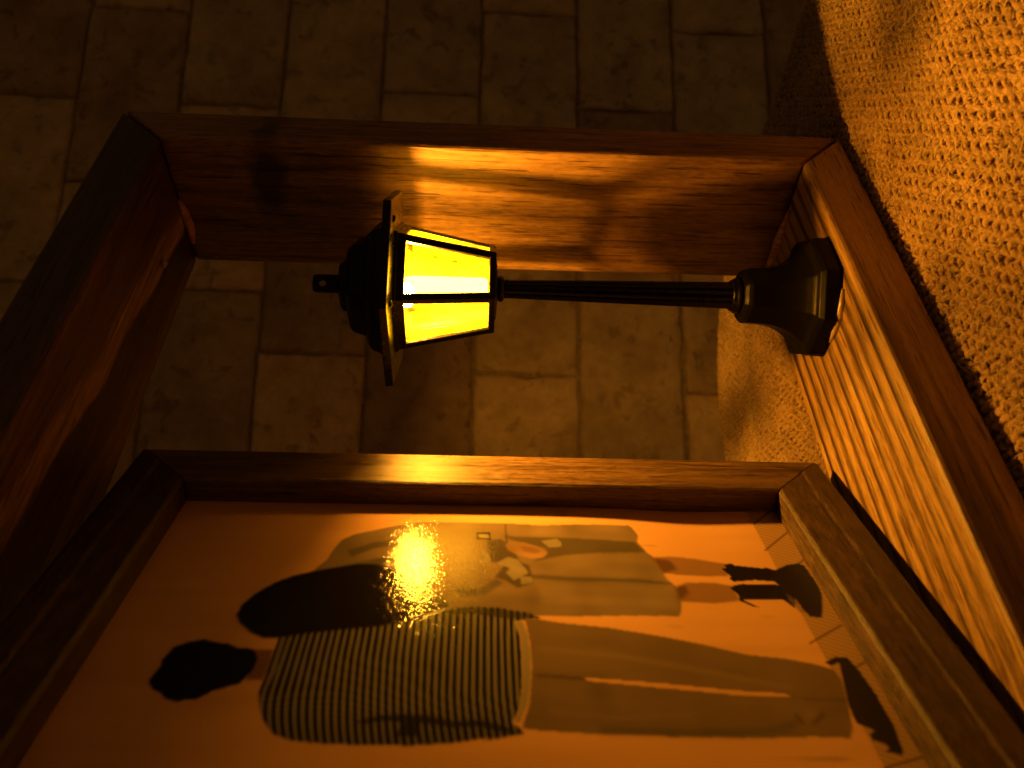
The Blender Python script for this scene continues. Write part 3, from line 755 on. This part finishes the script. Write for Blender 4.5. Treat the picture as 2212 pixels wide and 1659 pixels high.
# paper bulges slightly towards the viewer in the middle
bul = 0.007 * np.sin(math.pi * np.clip((Zg - ZB - FW) / (ZT - ZB - 2 * FW), 0, 1)) ** 1.5 * np.sin(math.pi * np.clip((Ag - FW) / (PW - 2 * FW), 0, 1)) ** .5
bul -= 0.004 * np.exp(-((Zg - .26) / .07) ** 2)
Yd = DEP + 0.001 - bul * .8
pv = np.stack([PW / 2 - Ag.ravel(), Yd.ravel(), Zg.ravel() - ZB], -1)
gi = np.arange(NVv - 1)[:, None] * NU + np.arange(NU - 1)[None]
gf = np.stack([gi + 1, gi, gi + NU, gi + NU + 1], -1).reshape(-1, 4)
pr = np_obj('photo_print', pv, gf, M['print'], pf)
tag(pr, 'print of two people standing with their backs turned')
ca_ = pr.data.color_attributes.new('ink', 'FLOAT_COLOR', 'POINT')
cc = np.concatenate([np.clip(ink * .58, .002, .95).reshape(-1, 3), np.ones((ink.shape[0] * ink.shape[1], 1))], 1).astype(np.float32)
ca_.data.foreach_set('color', cc.ravel())

# ------------------------------------------------------------------ miniature street lamp
LX, LY = -0.2445, 0.09
lamp = thing('street_lamp', 'small black toy street lamp with glowing lantern on the bottom plank', 'lamp', (LX, LY, tb))
def zl(z): return z - tb
R8 = 1 / math.cos(math.pi / 8)
bm = bmesh.new()
prof = [(0.0, .0715), (.0035, .0735), (.0195, .0735), (.0250, .0670), (.0258, .0610), (.032, .0535), (.040, .0470), (.049, .0420), (.058, .0388), (.067, .0368), (.078, .0358), (.0955, .0350), (.1000, .0318), (.104, .027)]
fine = [prof[0]]                                        # smooth the flare with extra rings
for i in range(1, len(prof)):
    (z0, r0), (z1, r1) = prof[i - 1], prof[i]
    if 4 < i < 11:
        zm, rm = prof[i - 2]; zp, rp = prof[min(i + 1, len(prof) - 1)]
        for k in (.25, .5, .75):
            m0, m1 = (r1 - rm) / (z1 - zm) * (z1 - z0), (rp - r0) / (zp - z0) * (z1 - z0)
            hh = (2 * k ** 3 - 3 * k ** 2 + 1) * r0 + (k ** 3 - 2 * k ** 2 + k) * m0 + (3 * k ** 2 - 2 * k ** 3) * r1 + (k ** 3 - k ** 2) * m1
            fine.append((z0 + (z1 - z0) * k, hh))
    fine.append((z1, r1))
loft(bm, [ngon(r * R8, z, 8, math.pi / 8) for z, r in fine])
base = bm_obj('base', bm, M['plastic_base'], lamp, bevel=0.0013, seg=2)
lump('glue_drop', [(-.0500, -.060, .0015), (-.062, -.048, .002), (-.070, -.032, .0015), (-.0745, -.012, .002), (-.0745, .006, .0012)], .0042, M['glue'], base, (0, 0, 0), 2)
# fluted tapering pole
bm = bmesh.new()
rings = []
NP = 48
for i in range(9):
    f_ = i / 8
    z = .1045 + f_ * (zl(.4835) - .1045)
    r = .0176 * (1 - f_) + .0118 * f_
    rings.append([(r * (1 - .17 * max(0, math.sin(k / NP * 2 * math.pi * 12)) ** .7) * math.cos(2 * math.pi * k / NP),
                   r * (1 - .17 * max(0, math.sin(k / NP * 2 * math.pi * 12)) ** .7) * math.sin(2 * math.pi * k / NP), z) for k in range(NP)])
loft(bm, rings)
pole = bm_obj('pole', bm, M['plastic'], lamp)
def collar(z0, prof):
    bm = bmesh.new(); loft(bm, [ngon(r, z0 + z, 32, 0) for z, r in prof])
    return bm_obj('collar', bm, M['plastic'], pole, smooth=True)
collar(.104, [(0, .0225), (.003, .0238), (.006, .0225), (.0068, .0205), (.0095, .0205), (.0115, .0190), (.012, .0165)])
collar(zl(.4745), [(0, .0128), (.002, .0165), (.0055, .0172), (.008, .015), (.0085, .0125), (.0115, .0125), (.0135, .0135)])
# lantern: six-sided
H0 = math.pi / 6 + math.pi / 3 * 0           # flats face the stand's sides
zt_, zb_ = zl(.6065), zl(.4865)
RT, RB = .0832, .0575
def rad(z): return RB + (RT - RB) * (z - zb_) / (zt_ - zb_)
def lantern_rim(name, za_, zb2, wid):
    bm = bmesh.new()
    lo_o, lo_i = ngon(rad(za_) + .0012, za_, 6, H0), ngon(rad(za_) - wid, za_, 6, H0)
    hi_o, hi_i = ngon(rad(zb2) + .0012, zb2, 6, H0), ngon(rad(zb2) - wid, zb2, 6, H0)
    loft(bm, [lo_o, hi_o, hi_i, lo_i, lo_o], cap=False)
    bmesh.ops.remove_doubles(bm, verts=bm.verts, dist=1e-6)
    return bm_obj(name, bm, M['plastic'], lantern, bevel=.0008, seg=1)
bm = bmesh.new()
loft(bm, [ngon(r, z, 6, H0) for z, r in ((zb_ - .0035, .017), (zb_ - .0015, .041), (zb_ + .0010, .0435), (zb_ + .003, .041), (zb_ + .0032, .012))])
lantern = bm_obj('lantern', bm, M['plastic'], lamp, bevel=.0006, seg=1)
lantern_rim('lower_rim', zb_, zb_ + .0082, .0055)
bm = bmesh.new()                                        # clear amber floor of the lantern, clipped into the lower rim
bm.faces.new([bm.verts.new(p) for p in ngon(RB - .0035, zb_ + .0045, 6, H0)])
bm_obj('floor_pane', bm, M['clear'], lantern)
lantern_rim('upper_rim', zt_ - .0108, zt_, .0055)
for k in range(6):
    an = H0 + k * math.pi / 3
    bm = bmesh.new()
    rr = []
    for z in (zb_ + .004, zt_ - .004):
        R_ = rad(z) + .0006
        c = Vector((math.cos(an), math.sin(an), 0)); s_ = Vector((-math.sin(an), math.cos(an), 0))
        hw = .0076
        e1 = (Vector((-math.sin(an + math.pi / 6) * -1, 0, 0)))
        # chevron section wrapping the corner
        pa = c * (R_ - hw * .5) + s_ * hw * .866; pb = c * R_; pc = c * (R_ - hw * .5) - s_ * hw * .866
        pd = c * (R_ - hw * .5 - .0045) - s_ * hw * .80; pe = c * (R_ - .0052); pg = c * (R_ - hw * .5 - .0045) + s_ * hw * .80
        rr.append([(p.x, p.y, z) for p in (pa, pb, pc, pd, pe, pg)])
    loft(bm, rr)
    bm_obj('corner_bar', bm, M['plastic'], lantern, bevel=.0006, seg=1)
    # the pane between this corner and the next
    bm = bmesh.new()
    a0, a1 = an, an + math.pi / 3
    ring = []
    for z, ins in ((zb_ + .004, 0), (zt_ - .005, 0)):
        R_ = rad(z) - .0030
        c0 = Vector((math.cos(a0) * R_, math.sin(a0) * R_, z)); c1 = Vector((math.cos(a1) * R_, math.sin(a1) * R_, z))
        d_ = c1 - c0
        ring.append((c0 + d_ * .045, c1 - d_ * .045))
    vs_ = [bm.verts.new(ring[0][0]), bm.verts.new(ring[0][1]), bm.verts.new(ring[1][1]), bm.verts.new(ring[1][0])]
    bm.faces.new(vs_)
    bm_obj('pane', bm, M['pane'], lantern)
# roof
bm = bmesh.new()
k6 = 1.03
prof = [(.6042, .058), (.6052, .0862), (.6095, .0870), (.6098, .1250), (.6105, .1300), (.6195, .1310), (.6202, .1290), (.6190, .0985), (.6225, .0930), (.6290, .0885), (.6367, .0858), (.6415, .0810), (.6448, .0735), (.6452, .0675), (.6530, .0655), (.6625, .0625), (.6675, .0565), (.6712, .0425), (.6716, .0360), (.6770, .0352), (.6805, .0310), (.6835, .0190), (.6842, .010)]
loft(bm, [ngon(r, zl(z), 6, H0) for z, r in prof])
roof = bm_obj('roof', bm, M['plastic'], lamp, bevel=.0009, seg=2)
# little screw heads under the roof plate
for an in (math.radians(-150), math.radians(-90)):
    bm = bmesh.new(); loft(bm, [[(x + .104 * math.cos(an), y + .104 * math.sin(an), z) for x, y, z in ngon(r, zl(zz), 12, 0)] for zz, r in ((.6100, .0042), (.6075, .0042), (.6066, .003))])
    bm_obj('screw', bm, M['plastic'], roof, smooth=False)
# hanging tab with a hole
bm = bmesh.new()
az = math.radians(-138.9 + 8)
tx = Vector((-math.sin(az), math.cos(az), 0)); tn = Vector((math.cos(az), math.sin(az), 0))
hw, th2, zA, zB_ = .0114, .0034, zl(.682), zl(.7170)
outer, hole = [], []
hc = zl(.7045)
NT = 24
for k in range(NT):
    an = 2 * math.pi * k / NT
    cx, sx = math.cos(an), math.sin(an)
    # rounded-rectangle outline, hole as a circle
    m_ = 1 / max(abs(cx) / hw, (sx / (zB_ - hc)) if sx > 0 else (-sx / (hc - zA)), 1e-6)
    x_, z_ = cx * m_, hc + sx * m_
    if z_ > zB_ - .003 and abs(x_) > hw - .003:
        x_ = math.copysign(hw - .0012, x_); z_ = zB_ - .0012
    outer.append((x_, z_)); hole.append((cx * .0042, hc + sx * .0042))
def P3(x_, z_, s): q = tx * x_ + tn * s; return (q.x, q.y, z_)
ro = [bm.verts.new(P3(x, z, th2)) for x, z in outer]; rb = [bm.verts.new(P3(x, z, -th2)) for x, z in outer]
ho = [bm.verts.new(P3(x, z, th2)) for x, z in hole]; hb = [bm.verts.new(P3(x, z, -th2)) for x, z in hole]
for k in range(NT):
    n_ = (k + 1) % NT
    bm.faces.new((ro[k], ro[n_], ho[n_], ho[k])); bm.faces.new((rb[n_], rb[k], hb[k], hb[n_]))
    bm.faces.new((rb[k], rb[n_], ro[n_], ro[k])); bm.faces.new((ho[k], ho[n_], hb[n_], hb[k]))
bm_obj('hanging_tab', bm, M['plastic'], lamp, bevel=.0007, seg=1)
# the glowing bulb: an LED tucked up behind the front corner, feeding a frosted light guide down the middle
bm = bmesh.new()
bx_, by_ = .040 * math.cos(math.radians(-155)), .040 * math.sin(math.radians(-155))
loft(bm, [[(x + bx_, y + by_, z) for x, y, z in ngon(r, zl(zz), 14, 0)] for zz, r in ((.5868, .0060), (.5880, .0110), (.5915, .0142), (.5985, .0145), (.6038, .0140))])
bulb = bm_obj('bulb', bm, M['led'], lamp, smooth=True)
bm = bmesh.new()
ox_, oy_ = .018 * math.cos(math.radians(-132)), .018 * math.sin(math.radians(-132))
loft(bm, [[(x + ox_, y + oy_, z) for x, y, z in ngon(r, zl(zz), 16, 0)] for zz, r in ((.4960, .0080), (.5000, .0110), (.5900, .0110), (.6010, .0090))])
bm_obj('light_guide', bm, M['column'], lamp, smooth=True)
